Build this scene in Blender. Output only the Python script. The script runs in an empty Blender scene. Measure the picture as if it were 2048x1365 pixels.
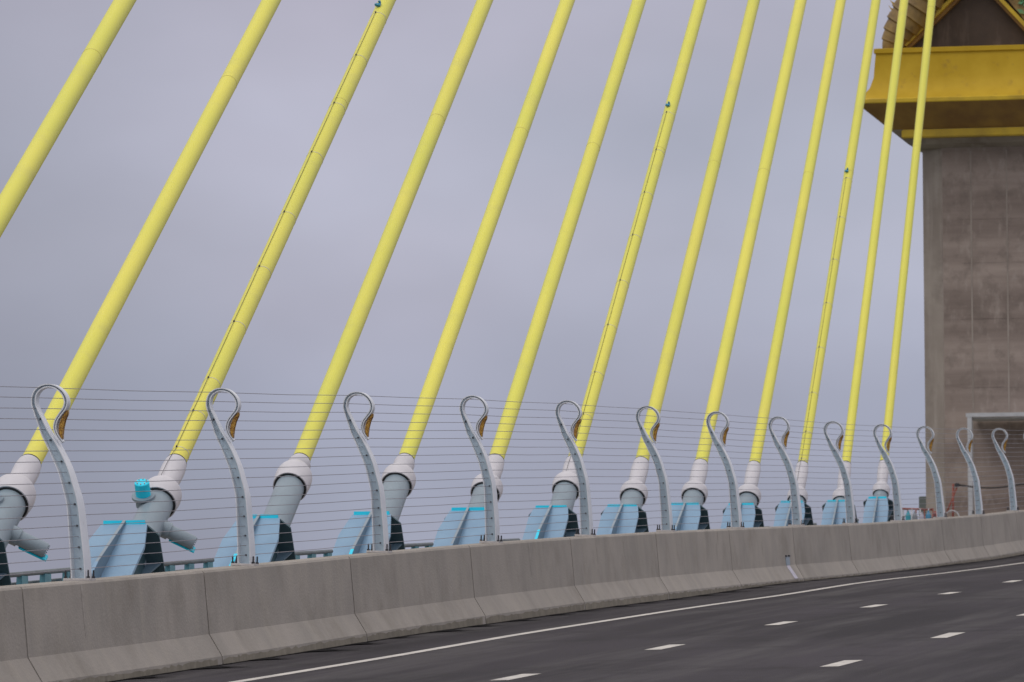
import bpy, bmesh, math, random
from mathutils import Vector, Matrix
random.seed(7)
sc = bpy.context.scene
col = sc.collection
R = math.radians

# ------------------------------------------------------------------ camera
CAMZ = 30.0                                    # camera height above the land below the bridge
TH, PITCH, ROLL = 0.2051, 0.0521, 0.0065
cd = bpy.data.cameras.new('camera'); cam = bpy.data.objects.new('camera', cd); col.objects.link(cam)
cd.lens = 200.0; cd.sensor_width = 36.0; cd.clip_start = 0.5; cd.clip_end = 9000
fwd = Vector((-math.sin(TH) * math.cos(PITCH), math.cos(TH) * math.cos(PITCH), math.sin(PITCH)))
rt = Vector((math.cos(TH), math.sin(TH), 0)); up = rt.cross(fwd)
rt2 = rt * math.cos(ROLL) - up * math.sin(ROLL); up2 = rt * math.sin(ROLL) + up * math.cos(ROLL)
M = Matrix((rt2, up2, -fwd)).transposed().to_4x4(); M.translation = (0, 0, CAMZ)
cam.matrix_world = M
cd.dof.use_dof = True; cd.dof.focus_distance = 72.0; cd.dof.aperture_fstop = 6.3
sc.camera = cam
sc.view_settings.view_transform = 'Standard'; sc.view_settings.look = 'None'
sc.view_settings.exposure = 0.0; sc.view_settings.gamma = 1.0

# ------------------------------------------------------------------ overcast sky and weak sun
SUN_EL, SUN_AZ = R(58), R(215)                 # azimuth clockwise from +Y (bridge direction)
w = bpy.data.worlds.new('World'); sc.world = w; w.use_nodes = True
nt = w.node_tree; nt.nodes.clear()
def wn(t, **k):
    n = nt.nodes.new(t)
    for a, b in k.items(): setattr(n, a, b)
    return n
out = wn('ShaderNodeOutputWorld'); bg = wn('ShaderNodeBackground'); bg.inputs[1].default_value = 0.1
sky = wn('ShaderNodeTexSky', sky_type='NISHITA'); sky.sun_disc = False
sky.sun_elevation = SUN_EL; sky.sun_rotation = SUN_AZ
tc = wn('ShaderNodeTexCoord'); sep = wn('ShaderNodeSeparateXYZ'); nt.links.new(tc.outputs['Generated'], sep.inputs[0])
ramp = wn('ShaderNodeValToRGB')
er = ramp.color_ramp; er.interpolation = 'EASE'
stops = [(0.0, (.32, .34, .43)), (0.035, (.335, .362, .465)), (0.075, (.44, .455, .555)), (0.12, (.455, .455, .55)), (0.45, (.79, .775, .79)), (1.0, (1.07, 1.03, 1.01))]
er.elements[0].position, er.elements[0].color = stops[0][0], stops[0][1] + (1,)
er.elements[1].position, er.elements[1].color = stops[-1][0], stops[-1][1] + (1,)
for p, c in stops[1:-1]:
    e = er.elements.new(p); e.color = c + (1,)
nt.links.new(sep.outputs[2], ramp.inputs[0])
mp = wn('ShaderNodeMapping'); mp.inputs['Scale'].default_value = (7.0, 7.0, 13.0)
mp.inputs['Rotation'].default_value = (0, R(16), 0)
nt.links.new(tc.outputs['Generated'], mp.inputs[0])
nz = wn('ShaderNodeTexNoise'); nz.inputs['Scale'].default_value = 1.6; nz.inputs['Detail'].default_value = 4; nz.inputs['Roughness'].default_value = .45
nt.links.new(mp.outputs[0], nz.inputs[0])
nr = wn('ShaderNodeMapRange'); nr.inputs[1].default_value = .3; nr.inputs[2].default_value = .7; nr.inputs[3].default_value = .86; nr.inputs[4].default_value = 1.12
nt.links.new(nz.outputs[0], nr.inputs[0])
mul = wn('ShaderNodeVectorMath', operation='MULTIPLY'); nt.links.new(ramp.outputs[0], mul.inputs[0]); nt.links.new(nr.outputs[0], mul.inputs[1])
# warm pinkish patches in the cloud
nz2 = wn('ShaderNodeTexNoise'); nz2.inputs['Scale'].default_value = 1.1; nz2.inputs['Detail'].default_value = 3
mp2 = wn('ShaderNodeMapping'); mp2.inputs['Location'].default_value = (3, 1, 5); mp2.inputs['Scale'].default_value = (11, 11, 20)
nt.links.new(tc.outputs['Generated'], mp2.inputs[0]); nt.links.new(mp2.outputs[0], nz2.inputs[0])
mxw = wn('ShaderNodeMix', data_type='RGBA'); mxw.inputs[6].default_value = (.97, 1.0, 1.02, 1); mxw.inputs[7].default_value = (1.06, .98, .985, 1)
nt.links.new(nz2.outputs[0], mxw.inputs[0])
mul2 = wn('ShaderNodeVectorMath', operation='MULTIPLY'); nt.links.new(mul.outputs[0], mul2.inputs[0]); nt.links.new(mxw.outputs[2], mul2.inputs[1])
ten = wn('ShaderNodeVectorMath', operation='SCALE'); ten.inputs['Scale'].default_value = 10.0
azr = wn('ShaderNodeMapRange'); azr.interpolation_type = 'SMOOTHSTEP'; azr.inputs[1].default_value = -.30; azr.inputs[2].default_value = -.215; azr.inputs[3].default_value = .86; azr.inputs[4].default_value = 1.03
nt.links.new(sep.outputs[0], azr.inputs[0])
mul3 = wn('ShaderNodeVectorMath', operation='MULTIPLY'); nt.links.new(mul2.outputs[0], mul3.inputs[0]); nt.links.new(azr.outputs[0], mul3.inputs[1])
nt.links.new(mul3.outputs[0], ten.inputs[0])
mx = wn('ShaderNodeMix', data_type='RGBA'); mx.inputs[0].default_value = 0.94
nt.links.new(sky.outputs[0], mx.inputs[6]); nt.links.new(ten.outputs[0], mx.inputs[7])
nt.links.new(mx.outputs[2], bg.inputs[0]); nt.links.new(bg.outputs[0], out.inputs[0])
sd = bpy.data.lights.new('sun', 'SUN'); sd.energy = 0.7; sd.angle = R(25); sd.color = (1, .96, .91)
sun = bpy.data.objects.new('sun', sd); col.objects.link(sun)
sdir = Vector((math.sin(SUN_AZ) * math.cos(SUN_EL), math.cos(SUN_AZ) * math.cos(SUN_EL), math.sin(SUN_EL)))
sun.rotation_euler = (-sdir).to_track_quat('-Z', 'Y').to_euler(); sun.location = (0, 0, 80)

# ------------------------------------------------------------------ bridge geometry
L, S0, D, HB, G = 16.757, 58.087, 7.0038, 1.13, 0.03
LC = 20.55
PR = [0.03] + [0] * 12
for i in range(13):
    PR[i] = PR[i] * 1 + .041 * math.sin(math.pi * i / 12) + .0747 * math.sin(math.pi * i / 6) - .0034 * math.sin(math.pi * i / 4)
PR[0] = 0.02; PR[12] -= .055; PR[11] -= .05; PR[10] -= .025; PR[9] -= .02; PR[8] -= .015
RD = [(40, 0), (58, 0), (68, -.01), (80, -.03), (91, -.03), (104, .03), (116, .04), (140, 0), (400, 0)]
def prof(s):
    n = (s - S0) / D
    if n < 0: return PR[0] + (PR[1] - PR[0]) * n * .5
    if n >= 12: return PR[12] + (PR[12] - PR[11]) * .3 * min(n - 12, 6)
    i = int(n); u = n - i
    g_ = lambda k: PR[max(0, min(12, k))]
    a, b, c, d = g_(i - 1), g_(i), g_(i + 1), g_(i + 2)
    return .5 * (2 * b + (c - a) * u + (2 * a - 5 * b + 4 * c - d) * u * u + (3 * b - a - 3 * c + d) * u ** 3)
def rdev(s):
    for (a, va), (b, vb) in zip(RD, RD[1:]):
        if s <= b:
            t = max(0, min(1, (s - a) / (b - a))); t = t * t * (3 - 2 * t); return va + (vb - va) * t
    return 0
def zr(s): return CAMZ + G * s - HB + prof(s)                       # barrier top elevation
HR = -1.07
def zroad(s, lat): return zr(s) + HR + rdev(s) + .015 * lat - (.0006 * max(0, lat - 8) ** 2)
def W(lat, s, h): return Vector((-L + lat, s, zr(s) + h))

# ------------------------------------------------------------------ mesh helpers
def tag(o, label=None, cat=None, group=None, kind=None):
    if label: o['label'] = label
    if cat: o['category'] = cat
    if group: o['group'] = group
    if kind: o['kind'] = kind
    return o
def empty(name, loc, label, cat, group=None):
    o = bpy.data.objects.new(name, None); o.location = loc; o.empty_display_size = .2; col.objects.link(o)
    return tag(o, label, cat, group)
def mesh_obj(name, bm, mat, parent=None, smooth=False, angle=None):
    me = bpy.data.meshes.new(name)
    bmesh.ops.recalc_face_normals(bm, faces=bm.faces)
    bm.to_mesh(me); bm.free()
    me.materials.append(mat)
    if smooth:
        for p in me.polygons: p.use_smooth = True
        if angle is not None:
            try: me.set_sharp_from_angle(angle=angle)
            except Exception: pass
    o = bpy.data.objects.new(name, me); col.objects.link(o)
    if parent: o.parent = parent
    return o
def copy_tree(o, parent=None):
    c = o.copy(); col.objects.link(c); c.parent = parent
    for ch in list(o.children): copy_tree(ch, c)
    return c
def box(bm, c, e, m=None):
    vs = []
    for dx in (-1, 1):
        for dy in (-1, 1):
            for dz in (-1, 1):
                v = Vector((c[0] + dx * e[0] / 2, c[1] + dy * e[1] / 2, c[2] + dz * e[2] / 2))
                vs.append(bm.verts.new(m @ v if m else v))
    for f in ((0, 1, 3, 2), (4, 6, 7, 5), (0, 4, 5, 1), (2, 3, 7, 6), (0, 2, 6, 4), (1, 5, 7, 3)):
        bm.faces.new([vs[i] for i in f])
    return vs
def hexa(bm, p):                                # 8 points: bottom 4 then top 4, same winding
    vs = [bm.verts.new(q) for q in p]
    for f in ((3, 2, 1, 0), (4, 5, 6, 7), (0, 1, 5, 4), (1, 2, 6, 5), (2, 3, 7, 6), (3, 0, 4, 7)):
        bm.faces.new([vs[i] for i in f])
def plate(bm, pts, n, t):                       # polygon pts extruded by t along n (centred)
    n = Vector(n).normalized() * t / 2
    a = [bm.verts.new(Vector(p) - n) for p in pts]; b = [bm.verts.new(Vector(p) + n) for p in pts]
    bm.faces.new(a[::-1]); bm.faces.new(b)
    for i in range(len(pts)):
        j = (i + 1) % len(pts); bm.faces.new((a[i], a[j], b[j], b[i]))
def frame_of(d):
    d = d.normalized(); a = Vector((1, 0, 0)) if abs(d.x) < .9 else Vector((0, 1, 0))
    u = (a - d * a.dot(d)).normalized(); return u, d.cross(u)
def tube(bm, pts, r, n=8, caps=True):
    pts = [Vector(p) for p in pts]; rings = []
    for i, p in enumerate(pts):
        d = (pts[min(i + 1, len(pts) - 1)] - pts[max(i - 1, 0)])
        u, v = frame_of(d); rr = r[i] if isinstance(r, (list, tuple)) else r
        rings.append([bm.verts.new(p + (u * math.cos(2 * math.pi * k / n) + v * math.sin(2 * math.pi * k / n)) * rr) for k in range(n)])
    for a, b in zip(rings, rings[1:]):
        for k in range(n): bm.faces.new((a[k], a[(k + 1) % n], b[(k + 1) % n], b[k]))
    if caps: bm.faces.new(rings[0][::-1]); bm.faces.new(rings[-1])
def lathe(bm, o, d, prof_, n=32, cap0=False, cap1=False):   # prof_: (t along d, radius)
    d = d.normalized(); u, v = frame_of(d); rings = []
    for t, r in prof_:
        rings.append([bm.verts.new(o + d * t + (u * math.cos(2 * math.pi * k / n) + v * math.sin(2 * math.pi * k / n)) * r) for k in range(n)])
    for a, b in zip(rings, rings[1:]):
        for k in range(n): bm.faces.new((a[k], a[(k + 1) % n], b[(k + 1) % n], b[k]))
    if cap0: bm.faces.new(rings[0][::-1])
    if cap1: bm.faces.new(rings[-1])
def bm_(): return bmesh.new()

# ------------------------------------------------------------------ materials
def mat(name, base, rough=.5, metal=0.0, var=None, nscale=3.0, stretch=(1, 1, 1), bump=0.0, bscale=40.0, spec=.5, dirt=None, streak=None, objrand=0.0, coords='Object', coat=0.0):
    m = bpy.data.materials.new(name); m.use_nodes = True; t = m.node_tree; b = t.nodes['Principled BSDF']
    b.inputs['Roughness'].default_value = rough; b.inputs['Metallic'].default_value = metal
    b.inputs['Specular IOR Level'].default_value = spec
    b.inputs['Coat Weight'].default_value = coat
    N = lambda k: t.nodes.new(k); Lk = t.links.new
    tcn = N('ShaderNodeTexCoord'); src = tcn.outputs[coords]
    if objrand:
        oi0 = N('ShaderNodeObjectInfo'); sc0 = N('ShaderNodeMath'); sc0.operation = 'MULTIPLY'; sc0.inputs[1].default_value = 37.0; Lk(oi0.outputs['Random'], sc0.inputs[0])
        va = N('ShaderNodeVectorMath'); va.operation = 'ADD'; Lk(src, va.inputs[0]); Lk(sc0.outputs[0], va.inputs[1]); src = va.outputs[0]
    rgb = N('ShaderNodeRGB'); rgb.outputs[0].default_value = base + (1,); cur = rgb.outputs[0]
    def noise(scale, st, detail=5, ro=.55, off=(0, 0, 0)):
        mp_ = N('ShaderNodeMapping'); mp_.inputs['Scale'].default_value = st; mp_.inputs['Location'].default_value = off
        Lk(src, mp_.inputs[0]); n_ = N('ShaderNodeTexNoise'); n_.inputs['Scale'].default_value = scale
        n_.inputs['Detail'].default_value = detail; n_.inputs['Roughness'].default_value = ro
        Lk(mp_.outputs[0], n_.inputs[0]); return n_.outputs[0]
    def mixc(fac, other, lo, hi):
        nonlocal cur
        mr = N('ShaderNodeMapRange'); mr.inputs[1].default_value = lo; mr.inputs[2].default_value = hi; Lk(fac, mr.inputs[0])
        x = N('ShaderNodeMix'); x.data_type = 'RGBA'; Lk(mr.outputs[0], x.inputs[0]); Lk(cur, x.inputs[6]); x.inputs[7].default_value = other + (1,)
        cur = x.outputs[2]
    if var: mixc(noise(nscale, stretch), var, .35, .65)
    if streak: mixc(noise(streak[1], streak[2], 6, .6, (3, 7, 1)), streak[0], streak[3], streak[4])
    if dirt: mixc(noise(dirt[1], (1, 1, 1), 7, .65, (9, 2, 4)), dirt[0], dirt[2], dirt[3])
    if objrand:
        oi = N('ShaderNodeObjectInfo'); mr = N('ShaderNodeMapRange'); mr.inputs[3].default_value = 1 - objrand; mr.inputs[4].default_value = 1 + objrand
        Lk(oi.outputs['Random'], mr.inputs[0]); vm = N('ShaderNodeVectorMath'); vm.operation = 'MULTIPLY'; Lk(cur, vm.inputs[0]); Lk(mr.outputs[0], vm.inputs[1]); cur = vm.outputs[0]
    Lk(cur, b.inputs['Base Color'])
    if bump:
        bp = N('ShaderNodeBump'); bp.inputs['Strength'].default_value = bump; bp.inputs['Distance'].default_value = .02
        Lk(noise(bscale, stretch if coords == 'Object' else (1, 1, 1), 4), bp.inputs['Height']); Lk(bp.outputs[0], b.inputs['Normal'])
    return m
MT = {}
MT['yellow'] = mat('yellow_duct', (.80, .74, .11), .45, var=(.71, .71, .095), nscale=.35, dirt=((.62, .58, .14), 1.6, .55, .9), bump=.05, bscale=6, objrand=.03)
MT['yellow_seam'] = mat('yellow_seam', (.66, .61, .12), .5)
MT['sleeve'] = mat('white_sleeve', (.63, .62, .655), .40, var=(.55, .545, .585), nscale=2.5, dirt=((.5, .46, .46), 6, .6, .85))
MT['dark'] = mat('dark_rubber_and_shade', (.02, .022, .025), .6)  # collar rubber; also the painted shade inside the bell caps
MT['steelblue'] = mat('blue_grey_paint', (.27, .34, .39), .38, var=(.23, .295, .345), nscale=2, dirt=((.25, .28, .3), 5, .62, .85))
MT['boxblue'] = mat('light_blue_paint', (.235, .39, .55), .42, var=(.20, .34, .495), nscale=1.8, dirt=((.24, .32, .4), 4, .6, .85))
MT['cyan'] = mat('cyan_paint_and_sky_sheen', (.01, .76, 1.0), .30, var=(.01, .68, .95), nscale=5)  # damper paint; on the top edges it stands for reflected sky
MT['teal'] = mat('shade_darkened_teal_paint', (.045, .10, .125), .5, var=(.035, .08, .105), nscale=3)  # underside shade put into the colour of bearing plates and side webs
MT['rib'] = mat('rib_blue_paint', (.13, .205, .275), .45, var=(.11, .175, .24), nscale=2)
MT['post'] = mat('skylit_blue_web_paint', (.64, .77, .85), .42, var=(.58, .72, .81), nscale=2.5, dirt=((.45, .48, .48), 9, .6, .85), objrand=.03)  # web copy of the post paint, bluish sky light mixed in
MT['flange'] = mat('lit_white_flange_paint', (.80, .83, .87), .42, var=(.73, .77, .82), nscale=2.5, dirt=((.48, .47, .46), 9, .6, .85), objrand=.03)  # flange copy of the same paint, whitened to look lit
MT['plate'] = mat('galvanised_plate', (.60, .57, .55), .55, metal=.1, var=(.52, .49, .47), nscale=9)
MT['bolt'] = mat('dark_bolt', (.07, .07, .075), .4, metal=.7)
MT['wire'] = mat('steel_wire', (.31, .30, .33), .45, metal=.5)
MT['rail'] = mat('rail_paint', (.13, .16, .17), .5, var=(.10, .12, .13), nscale=5)
MT['tealrail'] = mat('teal_rail_paint', (.10, .28, .34), .45, var=(.07, .22, .28), nscale=5)
MT['barrier'] = mat('precast_concrete', (.385, .352, .312), .88, var=(.318, .294, .262), nscale=1.1, bump=.35, bscale=30,
    streak=((.405, .37, .315), 1.6, (.6, 2.0, .32), .48, .85), dirt=((.245, .22, .185), 1.1, .50, .85), objrand=.07)
MT['grime'] = mat('foot_grime_and_shade', (.255, .23, .18), .95, var=(.19, .17, .135), nscale=4, dirt=((.31, .28, .23), 9, .5, .8), objrand=.1)  # real grime plus painted shade of the upright foot face
MT['drip'] = mat('pale_drip', (.43, .40, .36), .9, var=(.33, .30, .26), nscale=12)
MT['joint'] = mat('joint_seal', (.06, .055, .05), .9)
MT['asphalt'] = mat('asphalt', (.046, .040, .048), .85, spec=.25, var=(.022, .019, .023), nscale=.33, stretch=(1.6, .22, 1), bump=.6, bscale=55,
    streak=((.078, .073, .075), .8, (2.2, .08, 1), .47, .74), dirt=((.018, .016, .018), .7, .52, .76))
MT['paint'] = mat('road_paint', (.62, .59, .54), .6, var=(.46, .44, .41), nscale=3, dirt=((.22, .20, .20), 9, .56, .8))
MT['tower'] = mat('tower_concrete', (.39, .325, .285), .9, spec=.2, var=(.24, .195, .17), nscale=.6, stretch=(.16, .16, 2.2), bump=.5, bscale=3,
    streak=((.41, .355, .315), 1.8, (2.2, 2.2, .8), .54, .80), dirt=((.18, .148, .128), 1.9, .50, .80))
MT['tower_pale'] = mat('tower_corner_concrete', (.37, .325, .285), .9, spec=.2, var=(.28, .24, .21), nscale=.6, bump=.4, bscale=4,
    streak=((.43, .38, .34), 1.2, (2, 2, .3), .5, .78), dirt=((.20, .17, .15), 1.0, .52, .85))
MT['tower_dark'] = mat('dark_upper_concrete', (.085, .062, .05), .9, var=(.055, .042, .036), nscale=.8, bump=.4, bscale=4, streak=((.13, .10, .085), 1.5, (2, 2, .35), .52, .75))  # concrete of upper shaft and gable wall, far darker than the lower shaft
MT['gold'] = mat('gold_paint', (.57, .375, .028), .6, metal=.0, spec=.2, var=(.50, .32, .018), nscale=1.2, bump=.5, bscale=1.5, dirt=((.3, .18, .04), 2.0, .58, .8))
MT['goldband'] = mat('yellow_gold_band', (.68, .47, .03), .45, metal=.15, var=(.46, .31, .03), nscale=1.0, bump=.3, bscale=3)
MT['oldgold'] = mat('old_gold_scales', (.36, .235, .075), .5, metal=.2, var=(.22, .145, .06), nscale=2.0, bump=.7, bscale=5, dirt=((.12, .08, .04), 2.5, .52, .75))
MT['brown'] = mat('shaded_gold_brown', (.36, .21, .05), .6, var=(.24, .13, .04), nscale=1.5)  # gold underside with its shade mixed into the colour
MT['green'] = mat('green_glass_mosaic', (.05, .34, .20), .3, var=(.25, .3, .08), nscale=3)
MT['frame'] = mat('grey_white_steel', (.52, .54, .56), .5, var=(.42, .44, .46), nscale=2)
MT['red'] = mat('red_oxide_paint', (.27, .07, .045), .55, var=(.2, .05, .035), nscale=8)
MT['cabinet'] = mat('grey_green_cabinet', (.19, .22, .21), .5, var=(.16, .19, .18), nscale=3)
MT['hose'] = mat('black_hose', (.035, .03, .03), .5)
MT['mud'] = mat('land', (.12, .13, .08), .9, var=(.08, .1, .05), nscale=.01)
# amber mosaic with cells
def mosaic():
    m = mat('amber_mosaic', (.42, .20, .03), .3, metal=.3); t = m.node_tree; b = t.nodes['Principled BSDF']
    v = t.nodes.new('ShaderNodeTexVoronoi'); v.inputs['Scale'].default_value = 75
    tcn = t.nodes.new('ShaderNodeTexCoord'); t.links.new(tcn.outputs['Object'], v.inputs[0])
    cr = t.nodes.new('ShaderNodeValToRGB'); cr.color_ramp.elements[0].color = (.16, .06, .012, 1); cr.color_ramp.elements[1].color = (.62, .36, .06, 1)
    sp = t.nodes.new('ShaderNodeSeparateColor'); t.links.new(v.outputs['Color'], sp.inputs[0]); t.links.new(sp.outputs[0], cr.inputs[0])
    t.links.new(cr.outputs[0], b.inputs['Base Color'])
    bp = t.nodes.new('ShaderNodeBump'); bp.inputs['Strength'].default_value = .8; bp.inputs['Distance'].default_value = .004; t.links.new(v.outputs['Distance'], bp.inputs['Height']); t.links.new(bp.outputs[0], b.inputs['Normal'])
    return m
MT['mosaic'] = mosaic()

# ------------------------------------------------------------------ ground, deck, road
b = bm_(); vs = [b.verts.new(p) for p in ((-4500, -500, 0), (4500, -500, 0), (4500, 8000, 0), (-4500, 8000, 0))]; b.faces.new(vs)
tag(mesh_obj('ground', b, MT['mud']), kind='structure')
def sheet(lats, s0, s1, ds, dz=0.0):
    b = bm_(); rows = []; n = max(1, int(math.ceil((s1 - s0) / ds)))
    for i in range(n + 1):
        s = s0 + (s1 - s0) * i / n
        rows.append([b.verts.new((-L + l, s, zroad(s, l) + dz)) for l in lats])
    for a, c in zip(rows, rows[1:]):
        for k in range(len(lats) - 1): b.faces.new((a[k], a[k + 1], c[k + 1], c[k]))
    return b
tag(mesh_obj('road', sheet([.30, 2, 5, 8, 11, 14, 17, 20, 24], -12, 330, 2.0), MT['asphalt'], smooth=True), kind='structure')
# deck slab: closed body under the road and the cable strip
b = bm_(); prev = None
for i in range(0, 58):
    s = -12 + i * 6.0
    ring = [b.verts.new(p) for p in ((-L - 6.8, s, zr(s) - 1.12), (-L + 24.6, s, zr(s) - 1.19), (-L + 24.6, s, zr(s) - 1.9), (-L + 16, s, zr(s) - 4.2), (-L, s, zr(s) - 4.2), (-L - 6.8, s, zr(s) - 1.9))]
    if prev:
        for k in range(6): b.faces.new((prev[k], prev[(k + 1) % 6], ring[(k + 1) % 6], ring[k]))
    else: b.faces.new(ring)
    prev = ring
b.faces.new(prev)
tag(mesh_obj('bridge_deck', b, MT['tower_pale']), kind='structure')
# markings
rng = random.Random(3)
b = sheet([1.87, 2.03], -10, 320, 3.0, .004)
tag(mesh_obj('edge_line', b, MT['paint']), kind='structure')
def dash(lat, s, ln, wd):
    b = bm_(); a = []
    for q in (0, 1):
        for l in ((lat - wd / 2, lat + wd / 2) if q == 0 else (lat + wd / 2, lat - wd / 2)):
            ss = s + ln * q; a.append(b.verts.new((-L + l, ss, zroad(ss, l) + .004)))
    b.faces.new(a)
    return tag(mesh_obj('lane_marking', b, MT['paint']), kind='structure')
DA = [56.0 + 8.6 * k for k in range(-3, 24)]
for k, s in enumerate(DA): dash(4.95, s, 1.65, .2)
for k in range(-3, 24): dash(8.0, 58.0 + 8.6 * k, 1.75, .2)
for k in range(-5, 24): dash(11.1, 58.0 + 8.6 * k, 1.75, .2)

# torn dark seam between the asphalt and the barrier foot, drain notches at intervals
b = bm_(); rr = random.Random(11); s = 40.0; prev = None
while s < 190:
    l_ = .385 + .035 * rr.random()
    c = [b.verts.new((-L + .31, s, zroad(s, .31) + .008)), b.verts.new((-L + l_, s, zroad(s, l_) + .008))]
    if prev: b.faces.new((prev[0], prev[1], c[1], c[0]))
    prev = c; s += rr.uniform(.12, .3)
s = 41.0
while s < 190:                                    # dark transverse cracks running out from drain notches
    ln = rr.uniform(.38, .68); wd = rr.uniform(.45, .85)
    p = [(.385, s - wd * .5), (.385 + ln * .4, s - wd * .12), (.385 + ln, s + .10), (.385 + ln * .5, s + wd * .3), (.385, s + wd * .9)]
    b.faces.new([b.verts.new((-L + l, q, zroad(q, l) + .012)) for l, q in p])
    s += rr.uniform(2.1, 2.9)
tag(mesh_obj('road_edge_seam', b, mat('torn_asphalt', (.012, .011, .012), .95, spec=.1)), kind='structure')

# ------------------------------------------------------------------ barrier panels
BP = [(-.22, -.025), (-.20, 0), (.125, 0), (.145, -.025), (.205, -.72), (.355, -.97), (.365, -1.10), (-.40, -1.10), (-.39, -.97), (-.27, -.72)]
def ordn(i): return ['first', 'second', 'third', 'fourth', 'fifth', 'sixth', 'seventh', 'eighth', 'ninth', 'tenth', 'eleventh', 'twelfth', 'thirteenth', 'fourteenth', 'fifteenth', 'sixteenth', 'seventeenth', 'eighteenth'][i]
JN = [-.38 + 1.0227 * k for k in range(-2, 24)]
for j, (na, nb) in enumerate(zip(JN, JN[1:])):
    sa, sb = S0 + D * na + .020, S0 + D * nb - .020
    o_ = W(0, (sa + sb) / 2, 0)
    vis = j - 1                                                    # 0 = leftmost in view
    if 0 <= vis <= 12:
        if vis == 0: lb = 'grey concrete barrier panel cut off by the left edge of the picture'
        elif vis == 7: lb = 'grey concrete barrier panel with a white strip and small grey plate on its face'
        else: lb = 'grey concrete barrier panel, %s from the left, under the %s curved post' % (ordn(vis), ordn(vis - 1))
    else: lb = 'distant grey concrete barrier panel beyond the right edge of the picture'
    root = empty('concrete_barrier', o_, lb, 'barrier', 'precast barrier panels along the road edge')
    b = bm_(); prev = None; n = 4
    for i in range(n + 1):
        s = sa + (sb - sa) * i / n; ins = .012 if i in (0, n) else 0
        ring = [b.verts.new(W(p[0] * (1 - .0 * ins), s, p[1]) - o_) for p in BP]
        if prev:
            for k in range(len(BP)): b.faces.new((prev[k], prev[(k + 1) % len(BP)], ring[(k + 1) % len(BP)], ring[k]))
        else: b.faces.new(ring)
        prev = ring
    b.faces.new(prev)
    body = mesh_obj('barrier_body', b, MT['barrier'], root)
    # joint seal set back in the gap at the far end
    b = bm_(); s0_, s1_ = sb + .001, sb + .039
    r0 = [b.verts.new(W(p[0] * .90, s0_, p[1] - .012) - o_) for p in BP]; r1 = [b.verts.new(W(p[0] * .90, s1_, p[1] - .012) - o_) for p in BP]
    for k in range(len(BP)): b.faces.new((r0[k], r0[(k + 1) % len(BP)], r1[(k + 1) % len(BP)], r1[k]))
    b.faces.new(r0); b.faces.new(r1[::-1])
    mesh_obj('joint_seal', b, MT['joint'], root)
    rs = random.Random(100 + j)
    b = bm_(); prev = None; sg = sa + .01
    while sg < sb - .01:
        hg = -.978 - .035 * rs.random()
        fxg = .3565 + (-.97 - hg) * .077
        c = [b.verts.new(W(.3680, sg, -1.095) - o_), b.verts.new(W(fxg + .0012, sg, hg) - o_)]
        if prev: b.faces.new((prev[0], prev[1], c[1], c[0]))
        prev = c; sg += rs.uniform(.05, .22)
    tag(mesh_obj('foot_grime_and_shade', b, MT['grime'], root), 'ragged grime and painted shade along the foot')
    for q in range(rs.choice((0, 1, 2, 2))):
        b = bm_(); sq = rs.uniform(sa + .6, sb - .6); h0 = rs.choice((-.03, -.03, -.25)); h1 = h0 - rs.uniform(.2, .6); wq = rs.uniform(.02, .05)
        fx = lambda h: .1465 + (.205 - .145) * (-.025 - h) / .695 + .0012
        pts = [(sq - wq, h0), (sq + wq, h0), (sq + wq * .5, (h0 + h1) / 2), (sq + wq * .3, h1), (sq - wq * .2, h1), (sq - wq * .6, (h0 * .4 + h1 * .6))]
        b.faces.new([b.verts.new(W(fx(h), s_, h) - o_) for s_, h in pts])
        tag(mesh_obj('drip_stain', b, MT['drip'], root), 'pale dried drip down the face')
    if vis == 7:
        sm = sb - .95
        b = bm_(); plate(b, [W(.1945, sm - .2, -.56) - o_, W(.1945, sm + .25, -.56) - o_, W(.2070, sm + .25, -.715) - o_, W(.2070, sm - .2, -.715) - o_], (1, 0, .08), .012)
        tag(mesh_obj('marker_plate', b, MT['steelblue'], root), 'small grey plate')
        for q in (-.14, .19):
            b = bm_(); box(b, W(.200, sm + q, -.545) - o_, (.03, .13, .03)); mesh_obj('marker_clip', b, MT['bolt'], root)
        b = bm_(); plate(b, [W(.209, sm - .2, -.722) - o_, W(.209, sm + .2, -.722) - o_, W(.358, sm + .25, -.966) - o_, W(.358, sm - .15, -.966) - o_], (.25, 0, .16), .006)
        tag(mesh_obj('painted_strip', b, mat('white_strip', (.62, .60, .68), .5, var=(.45, .43, .5), nscale=12), root), 'white diagonal strip')

# ------------------------------------------------------------------ swan-neck fence posts
PP = [(485,1244,115),(482,1170,114),(478,1100,112),(465,950,105),(450,800,98),(425,700,92),(395,600,88),(355,510,84),(320,440,76),(285,380,66),(255,310,54),(225,240,46),
      (211,190,44),(220,138,42),(250,105,38),(295,92,34),(345,104,33),(385,140,34),(403,185,36),(396,225,36),(370,262,32),(345,300,30),(336,345,28),(349,388,22),(378,430,12)]
BW = [.25,.25,.25,.245,.235,.22,.205,.19,.175,.16,.145,.135,.13,.125,.12,.12,.12,.12,.12,.12,.115,.11,.10,.09,.07]
KX, KZ = .001854, .001786
def cr(pts, u):
    i = min(int(u), len(pts) - 2); t = u - i
    q = [pts[max(0, min(len(pts) - 1, i + k))] for k in (-1, 0, 1, 2)]
    return [.5 * (2 * q[1][a] + (q[2][a] - q[0][a]) * t + (2 * q[0][a] - 5 * q[1][a] + 4 * q[2][a] - q[3][a]) * t * t + (3 * q[1][a] - q[0][a] - 3 * q[2][a] + q[3][a]) * t ** 3) for a in range(len(pts[0]))]
path = [(x, z, w_, bw) for (x, z, w_), bw in zip(PP, BW)]
NS = 110
samp = []
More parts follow.
